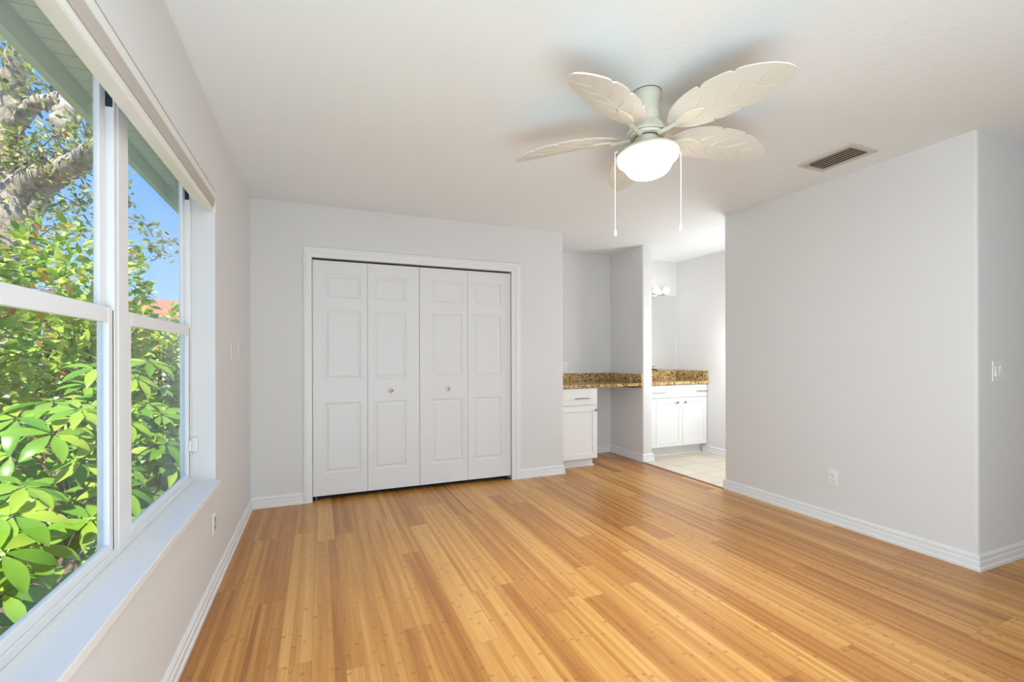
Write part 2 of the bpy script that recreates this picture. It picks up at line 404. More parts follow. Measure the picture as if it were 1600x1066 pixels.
base_obj('baseboard_nook', [([(2.80, YA), (XR, YA), (XR, YP), (XP, YP), (XP, 4.33)], -1)], 'white baseboard inside the desk nook and around the partition end')
base_obj('baseboard_right', [([(XEND, Y0), (XR, Y0), (XR, Y1), (XR + 0.13, Y1)], 1)], 'white baseboard along the plain right wall')
base_obj('baseboard_bath', [([(XBR, 4.40), (XBR, Y0 + 0.13)], -1)], 'white baseboard along the bathroom wall')
struct('trim_1', box(3.325, 3.362, Y1 + 0.0005, YP - 0.0175, 0.0, 0.004, bev=0.0015), NB('threshold_wood').bsdf((0.22, 0.10, 0.035), 0.4), 'thin wooden strip where planks meet the bathroom tile', 'threshold')

# closet casing ---------------------------------------------------------------
CP = [(0.0, 0.0), (0.0, 0.010), (0.006, 0.012), (0.030, 0.013), (0.036, 0.018), (0.052, 0.019), (0.058, 0.016), (0.066, 0.018), (0.072, 0.012), (0.072, 0.0)]
k_ = (CO1 - CO0 - (CX1 - CX0)) / 2 / 0.072
bm = bmesh.new(); st = []
x0, x1, z1 = CX0, CX1, CZ - 0.002
kl, kr, kt = (x0 - CO0) / 0.072, (CO1 - x1) / 0.072, (COZ - z1) / 0.072
for f in (lambda a, b: (x0 - a * kl, YB - b, 0), lambda a, b: (x0 - a * kl, YB - b, z1 + a * kt), lambda a, b: (x1 + a * kr, YB - b, z1 + a * kt), lambda a, b: (x1 + a * kr, YB - b, 0)):
    st.append([bm.verts.new(f(a, b)) for a, b in CP])
for a, b in zip(st, st[1:]):
    for k in range(len(CP)):
        k2 = (k + 1) % len(CP); bm.faces.new((a[k], a[k2], b[k2], b[k]))
bm.faces.new(st[0][::-1]); bm.faces.new(st[-1])
struct('trim_2', bm, M['trim'], 'white moulded casing around the bifold closet doors', 'door casing')
# dark sheet behind the doors, closet shade put into its colour
struct('closet_shade_sheet', boxes([(CX0 + 0.005, CX1 - 0.005, YB + 0.09, YB + 0.11, 0.001, CZ - 0.001)]), M['closet'], 'dark sheet painted as closet shade behind the bifold doors', 'closet interior')

# bifold doors -----------------------------------------------------------------
def panel_door(bm, x0, x1, z0, z1, px, rows, y, th):
    """front at y facing -Y; px=(xa, xb); rows=[(za, zb)...]"""
    xs = [x0, px[0], px[1], x1]; zs = [z0]
    for a, b in rows: zs += [a, b]
    zs.append(z1)
    V = {}
    def v(x, d, z):
        k = (round(x, 5), round(d, 5), round(z, 5))
        if k not in V: V[k] = bm.verts.new((x, y + d, z))
        return V[k]
    for i in range(3):
        for j in range(len(zs) - 1):
            a, b, c, d = xs[i], xs[i + 1], zs[j], zs[j + 1]
            if i == 1 and j % 2 == 1:
                rings = [(0, 0), (0.006, 0.007), (0.016, 0.0085), (0.036, 0.0015)]
                for (o1, d1), (o2, d2) in zip(rings, rings[1:]):
                    A = [v(a + o1, d1, c + o1), v(b - o1, d1, c + o1), v(b - o1, d1, d - o1), v(a + o1, d1, d - o1)]
                    B = [v(a + o2, d2, c + o2), v(b - o2, d2, c + o2), v(b - o2, d2, d - o2), v(a + o2, d2, d - o2)]
                    for k in range(4): bm.faces.new((A[k], A[(k + 1) % 4], B[(k + 1) % 4], B[k]))
                bm.faces.new(B)
            else: bm.faces.new((v(a, 0, c), v(b, 0, c), v(b, 0, d), v(a, 0, d)))
    # sides, back
    fr = [v(x, 0, z0) for x in xs] + [v(x1, 0, z) for z in zs[1:]] + [v(x, 0, z1) for x in xs[::-1][1:]] + [v(x0, 0, z) for z in zs[::-1][1:-1]]
    bk = [bm.verts.new((q.co.x, y + th, q.co.z)) for q in fr]
    n = len(fr)
    for k in range(n): bm.faces.new((fr[k], fr[(k + 1) % n], bk[(k + 1) % n], bk[k]))
    bm.faces.new(bk)
ROWS = [(0.222, 0.806), (1.0, 1.582), (1.688, 1.882)]
YD = YB + 0.012
LEAF = [(-0.049, 0.382, 0.040, 0.328, 0), (0.3845, 0.828, 0.436, 0.712, 0.578), (0.8315, 1.278, 0.941, 1.228, 1.086), (1.2805, 1.711, 1.335, 1.614, 0)]
def knob_bm(x, z, y):
    bm = bmesh.new()
    add_lathe(bm, [(0.013, 0.0), (0.013, 0.003), (0.006, 0.006), (0.006, 0.016), (0.013, 0.020), (0.0165, 0.027), (0.014, 0.033), (0.006, 0.036), (0.0, 0.0365)], 0, 0, 24)
    bm.transform(Matrix.Translation((x, y, z)) @ Matrix.Rotation(R(90), 4, 'X')); return bm
for d, (i0, i1) in enumerate(((0, 1), (2, 3))):
    t = thing('door_%d' % (d + 1), ('pair of white panelled bifold leaves on the window side of the closet' if d == 0 else 'pair of white panelled bifold leaves on the desk nook side of the closet'),
              'closet door', (LEAF[i0][0], YD, 0.042), None, 'structure')
    for i in (i0, i1):
        a, b, pa, pb, kx = LEAF[i]
        bm = bmesh.new(); panel_door(bm, a, b, 0.040, 1.992, (pa, pb), ROWS, YD, 0.032)
        lf = obj('door_leaf', bm, M['door'], t)
        if kx: obj('knob', knob_bm(kx, 0.898, YD), M['brass'], lf, True)
    px = -0.045 if d == 0 else 1.66
    br = obj('pivot_bracket', boxes([(px, px + 0.05, YD + 0.005, YD + 0.028, 0.0, 0.006), (px + 0.015, px + 0.027, YD + 0.010, YD + 0.022, 0.006, 0.040)]), M['bronze'], t)

# ------------------------------------------------------------------ windows
struct('trim_3', box(-0.603, -0.477, WY0 - 0.012, WY1 + 0.012, WZ0 - 0.03, WZ0, bev=0.003), M['trim'], 'deep white sill board under both window units', 'windowsill')
XF = -0.600
def sash(t, name, xin, xout, ya, yb, za, zb, wl, wr, wb, wt, xg):
    s = obj(name, boxes([(xout, xin, ya, ya + wl, za, zb), (xout, xin, yb - wr, yb, za, zb), (xout, xin, ya + wl, yb - wr, za, za + wb), (xout, xin, ya + wl, yb - wr, zb - wt, zb)], bev=0.003), M['vinyl'], t)
    obj('pane', box(xg - 0.002, xg + 0.002, ya + wl - 0.004, yb - wr + 0.004, za + wb - 0.004, zb - wt + 0.004), M['glass'], s)
    return s
MY0, MY1 = 1.868, 1.932
for n_, (ya, yb) in enumerate(((WY0, MY0), (MY1, WY1))):
    t = thing('window_%d' % (n_ + 1), ('near single-hung window unit with white frame' if n_ == 0 else 'far single-hung window unit with white frame, beside the closet wall'),
              'window', (-0.65, ya, WZ0), None, 'structure')
    fr = obj('window_frame', boxes([(XO, XF, ya, ya + 0.028, WZ0, WZH), (XO, XF, yb - 0.028, yb, WZ0, WZH), (XO, XF, ya + 0.028, yb - 0.028, WZ0, WZ0 + 0.026), (XO, XF - 0.008, ya + 0.028, yb - 0.028, 2.095, WZH)], bev=0.002), M['vinyl'], t)
    obj('track_liner', boxes([(-0.621, -0.603, ya + 0.0275, ya + 0.030, 1.985, 2.094), (-0.621, -0.603, yb - 0.030, yb - 0.0275, 1.985, 2.094)]), M['vinyl_dark'], t)
    lo = sash(t, 'lower_sash', -0.603, -0.6195, ya + 0.030, yb - 0.030, WZ0 + 0.026, 1.348, 0.032, 0.032, 0.030, 0.048, -0.612)
    obj('gasket', boxes([(-0.6045, -0.602, ya + 0.0285, ya + 0.0305, WZ0 + 0.03, 1.34), (-0.6045, -0.602, yb - 0.0305, yb - 0.0285, WZ0 + 0.03, 1.34)]), M['rubber'], t)
    upn = sash(t, 'upper_sash', -0.6215, -0.638, ya + 0.030, yb - 0.030, 1.306, 2.093, 0.040, 0.040, 0.036, 0.030, -0.630)
    yc = ya + (0.46 if n_ == 0 else 0.47)
    bm = bmesh.new(); add_box(bm, -0.619, -0.604, yc - 0.035, yc + 0.035, 1.348, 1.353, bev=0.001)
    add_box(bm, -0.618, -0.606, yc - 0.012, yc + 0.014, 1.353, 1.362, bev=0.002); add_box(bm, -0.620, -0.600, yc + 0.006, yc + 0.030, 1.357, 1.363, bev=0.001)
    obj('sash_lock', bm, M['chrome'], lo)
struct('trim_4', box(XO, XF + 0.002, MY0, MY1, WZ0, WZH, bev=0.003), M['vinyl'], 'white mullion post between the two window units', 'mullion')

# blind cassette across the head of the window
t = thing('window_shade', 'retracted roller shade behind a long cream moulded valance above the window', 'window shade', (-0.53, 1.0, 1.94))
VP = [(-0.552, 1.942), (-0.510, 1.942), (-0.505, 1.946), (-0.505, 1.966), (-0.508, 1.969), (-0.508, 2.008), (-0.498, 2.011), (-0.494, 2.014), (-0.494, 2.044), (-0.497, 2.048), (-0.552, 2.048)]
bm = bmesh.new(); A = [bm.verts.new((x, WY0 + 0.003, z)) for x, z in VP]; B = [bm.verts.new((x, WY1 - 0.004, z)) for x, z in VP]
for k in range(len(VP)): bm.faces.new((A[k], A[(k + 1) % len(VP)], B[(k + 1) % len(VP)], B[k]))
bm.faces.new(A); bm.faces.new(B[::-1]); obj('valance', bm, M['valance'], t)
bm = bmesh.new(); IP = [(-0.5085, 1.9685), (-0.5015, 1.9690), (-0.4955, 2.0085), (-0.5085, 2.0085)]  # strip coloured darker, shadow of the downward-facing cove put into the colour
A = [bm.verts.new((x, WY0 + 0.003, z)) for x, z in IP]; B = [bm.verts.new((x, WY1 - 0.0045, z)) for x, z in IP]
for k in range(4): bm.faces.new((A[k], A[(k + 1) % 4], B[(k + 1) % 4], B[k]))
bm.faces.new(A); bm.faces.new(B[::-1]); obj('shadow_band', bm, M['taupe'], t)['label'] = 'taupe band with the valance shadow in its colour'
obj('end_cap', box(-0.553, -0.4935, WY1 - 0.0035, WY1 - 0.001, 1.941, 2.049), M['valance'], t)

# alarm contact
t = thing('contact_sensor', 'small white alarm contact low on the window frame edge', 'sensor', (-0.59, 2.79, 0.72))
obj('sensor_body', box(-0.600, -0.574, 2.783, 2.803, 0.712, 0.782, bev=0.003), M['plastic'], t)
obj('magnet', box(-0.602, -0.592, 2.748, 2.772, 0.722, 0.772, bev=0.002), M['plastic'], t)

# ------------------------------------------------------------------ wall plates
def duplex(label, axis, c, group=None, dev='plastic'):
    """axis: outward normal of the plate"""
    t = thing('wall_outlet', label, 'electrical outlet', c, group)
    n = Vector(axis); rot = n.to_track_quat('Z', 'Y').to_matrix().to_4x4() if abs(n.z) < 0.5 else Matrix()
    side = Vector((0, 0, 1)).cross(n)
    Mx = Matrix((side, Vector((0, 0, 1)), n)).transposed().to_4x4(); Mx.translation = Vector(c)
    def put(name, bm, mat, par): bm.transform(Mx); return obj(name, bm, mat, par, True)
    put('cover_plate', box(-0.035, 0.035, -0.0575, 0.0575, 0.0003, 0.006, bev=0.003), M['plastic'], t)
    for s in (1, -1):
        bm = bmesh.new(); add_prism(bm, roundpoly([(-0.0165, s * 0.0195 - 0.014, 0.008), (0.0165, s * 0.0195 - 0.014, 0.008), (0.0165, s * 0.0195 + 0.014, 0.008), (-0.0165, s * 0.0195 + 0.014, 0.008)]), 0.0055, 0.0085)
        q = put('receptacle', bm, M[dev], t)
        bm = boxes([(-0.0085, -0.0062, s * 0.0195 - 0.001, s * 0.0195 + 0.008, 0.008, 0.0089), (0.0062, 0.0085, s * 0.0195 - 0.001, s * 0.0195 + 0.008, 0.008, 0.0089), (-0.0025, 0.0025, s * 0.0195 - 0.010, s * 0.0195 - 0.006, 0.008, 0.0089)])
        put('slots', bm, M['dark'], q)
    bm = bmesh.new(); add_lathe(bm, [(0.003, 0.0055), (0.003, 0.0072), (0.0, 0.0075)], 0, 0, 12); put('screw', bm, M['nickel'], t)
    return t
duplex('white duplex outlet low on the plain right wall', (-1, 0, 0), (XR, 2.142, 0.327))
duplex('outlet with tan receptacles low on the wall under the windowsill', (1, 0, 0), (XL, 2.745, 0.347), dev='almond')
duplex('white outlet above the granite desk splash, half hidden by the closet wall', (0, -1, 0), (2.700, YA, 1.065))

t = thing('light_switch', 'white double rocker light switch on the passage wall by the outer corner', 'light switch', (3.562, Y0, 1.10))
obj('cover_plate', box(3.562 - 0.058, 3.562 + 0.058, Y0 - 0.006, Y0 - 0.0003, 1.10 - 0.0585, 1.10 + 0.0585, bev=0.003), M['plastic'], t)
for s in (-1, 1):
    bm = box(-0.0165, 0.0165, -0.005, 0.002, -0.033, 0.033, bev=0.0015)
    bm.transform(Matrix.Translation((3.562 + s * 0.023, Y0 - 0.006, 1.10)) @ Matrix.Rotation(R(5 * s), 4, 'X'))
    obj('rocker', bm, M['plastic'], t)
    bm = boxes([(3.562 + s * 0.023 - 0.0185, 3.562 + s * 0.023 + 0.0185, Y0 - 0.0066, Y0 - 0.0055, 1.10 - 0.035, 1.10 + 0.035)]); obj('rocker_gap', bm, M['vent_paint'], t)
for yc, zc, lb in ((3.275, 1.226, 'blank painted wall plate beside the window reveal'), (3.56, 1.232, 'blank painted wall plate nearer the closet corner')):
    tag(obj('blank_wall_plate', box(XL + 0.0003, XL + 0.006, yc - 0.036, yc + 0.036, zc - 0.058, zc + 0.058, bev=0.002), M['wall']), lb, 'wall plate')
bm = bmesh.new(); add_lathe(bm, [(0.0, 0.0), (0.004, 0.0), (0.004, 0.012), (0.0, 0.013)], 0, 0, 10)
bm.transform(Matrix.Translation((2.99, YA, 1.735)) @ Matrix.Rotation(R(90), 4, 'X'))
tag(obj('wall_anchor', bm, M['plastic']), 'tiny white anchor stub on the blank wall above the granite desk', 'wall anchor')

# ------------------------------------------------------------------ ceiling register
vx0, vx1, vy0, vy1 = 2.893, 3.138, 1.731, 2.071
t = thing('ceiling_vent', 'rusty cream air register with dark louvres in the ceiling', 'air vent', ((vx0 + vx1) / 2, (vy0 + vy1) / 2, H))
e_ = 0.030
obj('register_frame', boxes([(vx0, vx0 + e_, vy0, vy1, H - 0.010, H - 0.0003), (vx1 - e_, vx1, vy0, vy1, H - 0.010, H - 0.0003), (vx0 + e_, vx1 - e_, vy0, vy0 + e_, H - 0.010, H - 0.0003), (vx0 + e_, vx1 - e_, vy1 - e_, vy1, H - 0.010, H - 0.0003)], bev=0.002), M['vent_paint'], t)
obj('duct_opening', box(vx0 + e_, vx1 - e_, vy0 + e_, vy1 - e_, H - 0.002, H - 0.0003), M['dark'], t)
bm = bmesh.new(); ns = 6
for k in range(ns):
    x = vx0 + e_ + (vx1 - vx0 - 2 * e_) * (k + 0.5) / ns
    q = box(-0.0075, 0.0075, vy0 + e_ + 0.002, vy1 - e_ - 0.002, -0.0010, 0.0010)
    q.transform(Matrix.Translation((x, 0, H - 0.0085)) @ Matrix.Rotation(R(-12), 4, 'Y'))
    me_ = bpy.data.meshes.new('tmp'); q.to_mesh(me_); q.free(); bm.from_mesh(me_); bpy.data.meshes.remove(me_)
obj('louvres', bm, M['vent_slat'], t)
obj('lever', box(vx0 + 0.03, vx0 + 0.038, vy1 - 0.06, vy1 - 0.04, H - 0.030, H - 0.010), M['vent_slat'], t)

# ------------------------------------------------------------------ ceiling fan
FX, FY = 1.440, 1.778
fan = thing('ceiling_fan', 'cream ceiling fan with five leaf-shaped blades and a lit bowl lamp', 'ceiling fan', (FX, FY, H))
def lathe(prof, seg=56):
    bm = bmesh.new(); add_lathe(bm, prof, FX, FY, seg); return bm
obj('canopy', lathe([(0.066, 2.4397), (0.0675, 2.437), (0.0675, 2.405), (0.060, 2.392), (0.058, 2.372), (0.062, 2.370), (0.062, 2.343), (0.059, 2.341), (0.059, 2.337), (0.062, 2.335), (0.062, 2.300)]), M['fan'], fan, True)
obj('canopy_gap', lathe([(0.0685, 2.4396), (0.0685, 2.4372), (0.066, 2.4372), (0.066, 2.4396)]), M['dark'], fan)
bm = bmesh.new(); prof = [(0.060, 2.302), (0.068, 2.285), (0.082, 2.262), (0.090, 2.246), (0.088, 2.243), (0.05, 2.243)]
add_lathe(bm, prof, FX, FY, 56)
for k in range(40):
    a = 2 * math.pi * k / 40
    p0 = Vector((FX + 0.0665 * math.cos(a), FY + 0.0665 * math.sin(a), 2.292)); a2 = a + 0.16
    p1 = Vector((FX + 0.0895 * math.cos(a2), FY + 0.0895 * math.sin(a2), 2.250)); add_tube(bm, [p0, p1], 0.0020, 5)
obj('motor_vent', bm, M['fan'], fan, True)
obj('rotor_plate', lathe([(0.055, 2.243), (0.080, 2.241), (0.080, 2.229), (0.056, 2.227)]), M['fan'], fan, True)
obj('rotor_gap', lathe([(0.0585, 2.2285), (0.0585, 2.2235), (0.050, 2.2235), (0.050, 2.2285)]), M['dark'], fan)
obj('switch_housing', lathe([(0.057, 2.2235), (0.058, 2.215), (0.058, 2.192), (0.054, 2.186), (0.048, 2.184)]), M['fan'], fan, True)
def tilted(bm):
    ax = Vector((-0.777, -0.629, 0)); c0 = Vector((FX, FY, 2.186))
    bm.transform(Matrix.Translation(c0) @ Matrix.Rotation(R(4.0), 4, ax) @ Matrix.Translation(-c0)); return bm
obj('fitter_pan', tilted(lathe([(0.050, 2.190), (0.085, 2.184), (0.125, 2.167), (0.143, 2.152), (0.145, 2.144), (0.142, 2.140), (0.10, 2.140)])), M['fan'], fan, True)
obj('glass_bowl', tilted(lathe([(0.136, 2.1405), (0.140, 2.135), (0.1405, 2.127), (0.137, 2.119), (0.128, 2.110), (0.117, 2.101), (0.109, 2.090), (0.103, 2.078), (0.095, 2.065), (0.083, 2.055), (0.066, 2.048), (0.040, 2.044), (0.0, 2.043)], 64)), M['bowl'], fan, True, 180)
# blades
def blade_outline():
    L0, L1 = 0.128, 0.668
    up, dn = [], []
    N = 90
    notches_u = (0.30, 0.52, 0.74); notches_d = (0.40, 0.66)
    def half(t):
        if t <= 0 or t >= 1: return 0.0
        a = min(1.0, t / 0.42); b_ = min(1.0, (1 - t) / 0.55)
        return 0.112 * (1 - (1 - a) ** 2.3) ** 0.60 * (1 - (1 - b_) ** 2.4) ** 0.62
    for k in range(N + 1):
        t = k / N; h = half(t)
        def cut(ns):
            f = 1.0
            for q in ns:
                d = t - q
                if -0.006 < d < 0.0: f *= 1 - 0.14 * (1 + d / 0.006)
                elif 0 <= d < 0.07: f *= 1 - 0.14 * (1 - d / 0.07) ** 2.2
            return f
        up.append((L0 + (L1 - L0) * t, h * cut(notches_u))); dn.append((L0 + (L1 - L0) * t, -h * cut(notches_d)))
    return up, dn
def blade_bm():
    up, dn = blade_outline(); bm = bmesh.new()
    W = 8; rows = []
    for (x, yu), (_, yd) in zip(up, dn):
        rows.append([(x, yd + (yu - yd) * k / W) for k in range(W + 1)])
    def zf(x, y): return 0.006 * ((y / 0.095) ** 2) - 0.16 * max(0, (x - 0.3)) ** 2
    top = [[bm.verts.new((x, y, zf(x, y) + 0.006)) for x, y in r] for r in rows]
    bot = [[bm.verts.new((x, y, zf(x, y))) for x, y in r] for r in rows]
    n = len(rows)
    for i in range(n - 1):
        for k in range(W):
            bm.faces.new((top[i][k], top[i + 1][k], top[i + 1][k + 1], top[i][k + 1])); bm.faces.new((bot[i][k], bot[i][k + 1], bot[i + 1][k + 1], bot[i + 1][k]))
        for k in (0, W): bm.faces.new((top[i][k], bot[i][k], bot[i + 1][k], top[i + 1][k]))
    return bm, zf
def vein_bm(zf):
    bm = bmesh.new()
    add_tube(bm, [(0.20 + 0.42 * k / 10, 0.004 * math.sin(k * 0.6), zf(0.20 + 0.42 * k / 10, 0) - 0.0005) for k in range(11)], [0.0035 - 0.0026 * k / 10 for k in range(11)], 6)
    for x0 in (0.24, 0.33, 0.42, 0.51):
        for s in (1, -1):
            pts = []
            for k in range(8):
                q = k / 7; x = x0 + 0.085 * (q ** 1.6 if s > 0 else q ** 1.2) + (0.03 if s < 0 else 0); y = s * 0.075 * (q ** 0.8) * (1 - 0.35 * max(0, x - 0.42) / 0.2)
                pts.append((x, y, zf(x, y) - 0.0002))
            add_tube(bm, pts, [0.0026 - 0.0018 * k / 7 for k in range(8)], 6)
    return bm
def iron_bm():
    bm = bmesh.new()
    add_tube(bm, [(0.074, 0, -0.012), (0.10, 0, -0.014), (0.135, 0, -0.012), (0.17, 0, -0.010)], [0.013, 0.010, 0.010, 0.012], 10)
    # leaf-shaped holder under the blade root
    n = 16; lo, hi = [], []
    for k in range(n + 1):
        t = k / n; x = 0.155 + 0.155 * t; h = 0.030 * math.sin(math.pi * t) ** 0.7 if 0 < t < 1 else 0.001
        lo.append((x, -h)); hi.append((x, h))
    outl = lo + hi[::-1]
    a = [bm.verts.new((x, y, -0.001)) for x, y in outl]; b = [bm.verts.new((x * 0.97 + 0.006, y * 0.7, -0.011 + 0.03 * (x - 0.155))) for x, y in outl]
    m_ = len(outl)
    bm.faces.new(a); bm.faces.new(b[::-1])
    for k in range(m_): bm.faces.new((a[k], a[(k + 1) % m_], b[(k + 1) % m_], b[k]))
    return bm
BZ, PITCH = 2.236, R(-13)
bm, zf = blade_bm(); blade_me = None
ANG0 = -79.0
protos = {}
for k in range(5):
    a = R(ANG0 + 72 * k)
    Mx = Matrix.Translation((0, 0, BZ - H)) @ Matrix.Rotation(a, 4, 'Z') @ Matrix.Rotation(PITCH, 4, 'X')
    if k == 0:
        bl = obj('blade', bm, M['blade'], None, True, 40); ve = obj('vein_relief', vein_bm(zf), M['blade'], None, True); ir = obj('blade_iron', iron_bm(), M['fan'], None, True)
        protos = {'b': bl, 'v': ve, 'i': ir}
    else:
        bl = protos['b'].copy(); ve = protos['v'].copy(); ir = protos['i'].copy()
        for o in (bl, ve, ir): C.objects.link(o)
    bl.parent = fan; bl.matrix_local = Mx; ve.parent = bl; ve.matrix_local = Matrix(); ir.parent = fan; ir.matrix_local = Mx
for (x, y, z0, z1) in ((1.297, 1.832, 2.150, 1.760), (1.585, 1.711, 2.150, 1.787)):
    bm = bmesh.new(); dx, dy = FX - x, FY - y; L_ = math.hypot(dx, dy)
    add_tube(bm, [(x + dx / L_ * 0.012, y + dy / L_ * 0.012, 2.160), (x, y, 2.156)], 0.004, 8)
    add_tube(bm, [(x, y, 2.156), (x, y, z1 + 0.028)], 0.0016, 6)
    pc = obj('pull_chain', bm, M['chrome'] if False else M['plastic'], fan, True)
    bm = bmesh.new(); add_lathe(bm, [(0.002, z1 + 0.030), (0.0055, z1 + 0.026), (0.0060, z1 + 0.004), (0.004, z1), (0.0, z1 - 0.001)], x, y, 16); obj('pull', bm, M['plastic'], pc, True)

# ------------------------------------------------------------------ cabinets
def shaker(bm, x0, x1, z0, z1, y, th=0.020, fr=0.055):
    """shaker front at y facing -Y"""
    V = lambda x, d, z: bm.verts.new((x, y + d, z))
    def ring(o, d): return [V(x0 + o, d, z0 + o), V(x1 - o, d, z0 + o), V(x1 - o, d, z1 - o), V(x0 + o, d, z1 - o)]
    rs = [ring(0, th), ring(0, 0.002), ring(0.002, 0), ring(fr, 0), ring(fr + 0.002, 0.008)]
    bm.faces.new(rs[0]); 
    for a, b in zip(rs, rs[1:]):
        for k in range(4): bm.faces.new((a[k], a[(k + 1) % 4], b[(k + 1) % 4], b[k]))
    bm.faces.new(rs[-1])
def slab(x0, x1, z0, z1, y, th=0.020): return box(x0, x1, y, y + th, z0, z1, bev=0.002)
def bar_pull(x0, x1, z, y):
    bm = bmesh.new(); add_tube(bm, [(x0, y - 0.028, z), (x1, y - 0.028, z)], 0.0055, 10)
    for q in (0.18, 0.82): x = x0 + (x1 - x0) * q; add_tube(bm, [(x, y, z), (x, y - 0.028, z)], 0.004, 8)
    return bm
def cab_knob(x, z, y):
    bm = bmesh.new(); add_lathe(bm, [(0.006, 0), (0.005, 0.012), (0.012, 0.017), (0.0155, 0.023), (0.012, 0.029), (0.0, 0.031)], 0, 0, 20)
    bm.transform(Matrix.Translation((x, y, z)) @ Matrix.Rotation(R(90), 4, 'X')); return bm

# desk nook cabinet
cx0, cx1, cy = XE + 0.003, 2.775, 4.268
t = thing('desk_cabinet', 'narrow white base cabinet with one drawer under the granite desk', 'cabinet', ((cx0 + cx1) / 2, 4.5, 0))
obj('carcass', box(cx0, cx1, cy, YA - 0.004, 0.092, 0.853), M['cab'], t)
obj('toe_kick', boxes([(cx0 + 0.016, 2.755, 4.325, YA - 0.02, 0.0, 0.092), (cx0 + 0.016, 2.768, 4.312, 4.325, 0.0, 0.018)]), M['cab'], t)
d_ = obj('drawer', slab(cx0 + 0.004, cx1 - 0.004, 0.672, 0.846, 4.248), M['cab'], t); obj('handle', bar_pull(2.48, 2.66, 0.742, 4.248), M['nickel'], d_, True)
bm = bmesh.new(); shaker(bm, cx0 + 0.004, cx1 - 0.004, 0.095, 0.655, 4.248)
d_ = obj('cabinet_door', bm, M['cab'], t); obj('knob', cab_knob(2.742, 0.612, 4.248), M['nickel'], d_, True)

t = thing('desk_countertop', 'speckled brown granite desk top with backsplash in the nook', 'countertop', (2.82, 4.5, 0.855))
obj('slab', box(XE + 0.002, XR - 0.002, 4.222, YA - 0.002, 0.855, 0.886, bev=0.004), M['granite'], t)
obj('backsplash', box(XE + 0.002, XR - 0.023, YA - 0.022, YA - 0.002, 0.886, 0.986, bev=0.002), M['granite'], t)
obj('side_splash', box(XR - 0.022, XR - 0.002, 4.226, YA - 0.002, 0.886, 0.986, bev=0.002), M['granite'], t)
bm = bmesh.new(); add_prism(bm, [(XR - 0.003, 4.262), (XR - 0.003, YA - 0.01), (XR - 0.20, YA - 0.01), (XR - 0.075, 4.262)], 0.833, 0.855)
obj('support_cleat', bm, M['plywood'], t)

# vanity
vy = 4.345
t = thing('vanity_cabinet', 'white bathroom vanity cabinet with two doors and drawer fronts', 'vanity', (3.95, 4.6, 0))
vx0, vx1 = XP + 0.003, XBR - 0.003
obj('carcass', box(vx0, vx1, vy, YA - 0.004, 0.112, 0.849), M['cab'], t)
obj('toe_kick', boxes([(vx0, vx1 - 0.005, 4.42, YA - 0.02, 0.0012, 0.112), (vx0, vx1 - 0.018, 4.402, 4.42, 0.0012, 0.016)]), M['cab'], t)
yf = 4.325
d_ = obj('drawer', slab(vx0 + 0.004, 3.765, 0.700, 0.842, yf), M['cab'], t); obj('handle', bar_pull(3.57, 3.755, 0.767, yf), M['nickel'], d_, True)
d_ = obj('drawer', slab(3.772, vx1 - 0.006, 0.700, 0.842, yf), M['cab'], t); obj('handle', bar_pull(4.215, 4.39, 0.767, yf), M['nickel'], d_, True)
for a, b, kx in ((3.628, 4.019, 3.945), (4.023, vx1 - 0.006, 4.100 - 0.08)):
    bm = bmesh.new(); shaker(bm, a, b, 0.118, 0.690, yf)
    d_ = obj('cabinet_door', bm, M['cab'], t); obj('knob', cab_knob(3.935 if a < 4 else 4.050, 0.638, yf), M['nickel'], d_, True)
obj('side_panel', slab(vx0 + 0.004, 3.624, 0.118, 0.690, yf), M['cab'], t)
t = thing('vanity_countertop', 'gold speckled granite vanity top with backsplash in the bathroom', 'countertop', (3.95, 4.6, 0.85))
obj('slab', box(XP + 0.002, XBR - 0.002, 4.300, YA - 0.002, 0.850, 0.885, bev=0.004), M['granite'], t)
obj('backsplash', box(XP + 0.002, XBR - 0.023, YA - 0.022, YA - 0.002, 0.885, 1.008, bev=0.002), M['granite'], t)
obj('side_splash', box(XBR - 0.022, XBR - 0.002, 4.303, YA - 0.002, 0.885, 1.008, bev=0.002), M['granite'], t)
t = thing('faucet', 'dark metal faucet at the back of the vanity top', 'faucet', (3.86, 4.74, 0.885))
bm = bmesh.new(); add_lathe(bm, [(0.026, 0.8852), (0.026, 0.892), (0.018, 0.897), (0.017, 1.045), (0.012, 1.052), (0.0, 1.053)], 3.86, 4.74, 24); obj('body', bm, M['bronze'], t, True)
obj('spout', tube([(3.86, 4.73, 1.015), (3.87, 4.69, 1.025), (3.885, 4.64, 1.020), (3.89, 4.615, 1.005)], [0.012, 0.011, 0.010, 0.010], 12), M['bronze'], t, True)
obj('lever', box(3.852, 3.945, 4.733, 4.747, 1.054, 1.064, bev=0.003), M['bronze'], t)
t = tag(obj('bathroom_mirror', box(XP + 0.010, 4.398, YA - 0.006, YA - 0.0005, 1.011, 1.988, bev=0.0015), M['mirror']), 'frameless wall mirror above the granite vanity', 'mirror')
t = thing('vanity_light', 'lit vanity light bar with round globe bulbs over the mirror', 'wall light', (3.9, YA, 2.03))
obj('back_bar', box(3.62, 4.20, YA - 0.040, YA - 0.0005, 1.990, 2.065, bev=0.004), M['chrome'], t)
for x in (3.672, 3.827, 3.982, 4.137):
    bm = bmesh.new(); add_lathe(bm, [(0.016, 0.0), (0.016, 0.035)], 0, 0, 16); bm.transform(Matrix.Translation((x, YA - 0.040, 2.033)) @ Matrix.Rotation(R(90), 4, 'X'))
    s_ = obj('socket', bm, M['chrome'], t, True)
    bm = bmesh.new(); bmesh.ops.create_uvsphere(bm, u_segments=24, v_segments=16, radius=0.043); bm.transform(Matrix.Translation((x, YA - 0.112, 2.033)))
    obj('globe_bulb', bm, M['globe'], t, True, 180)

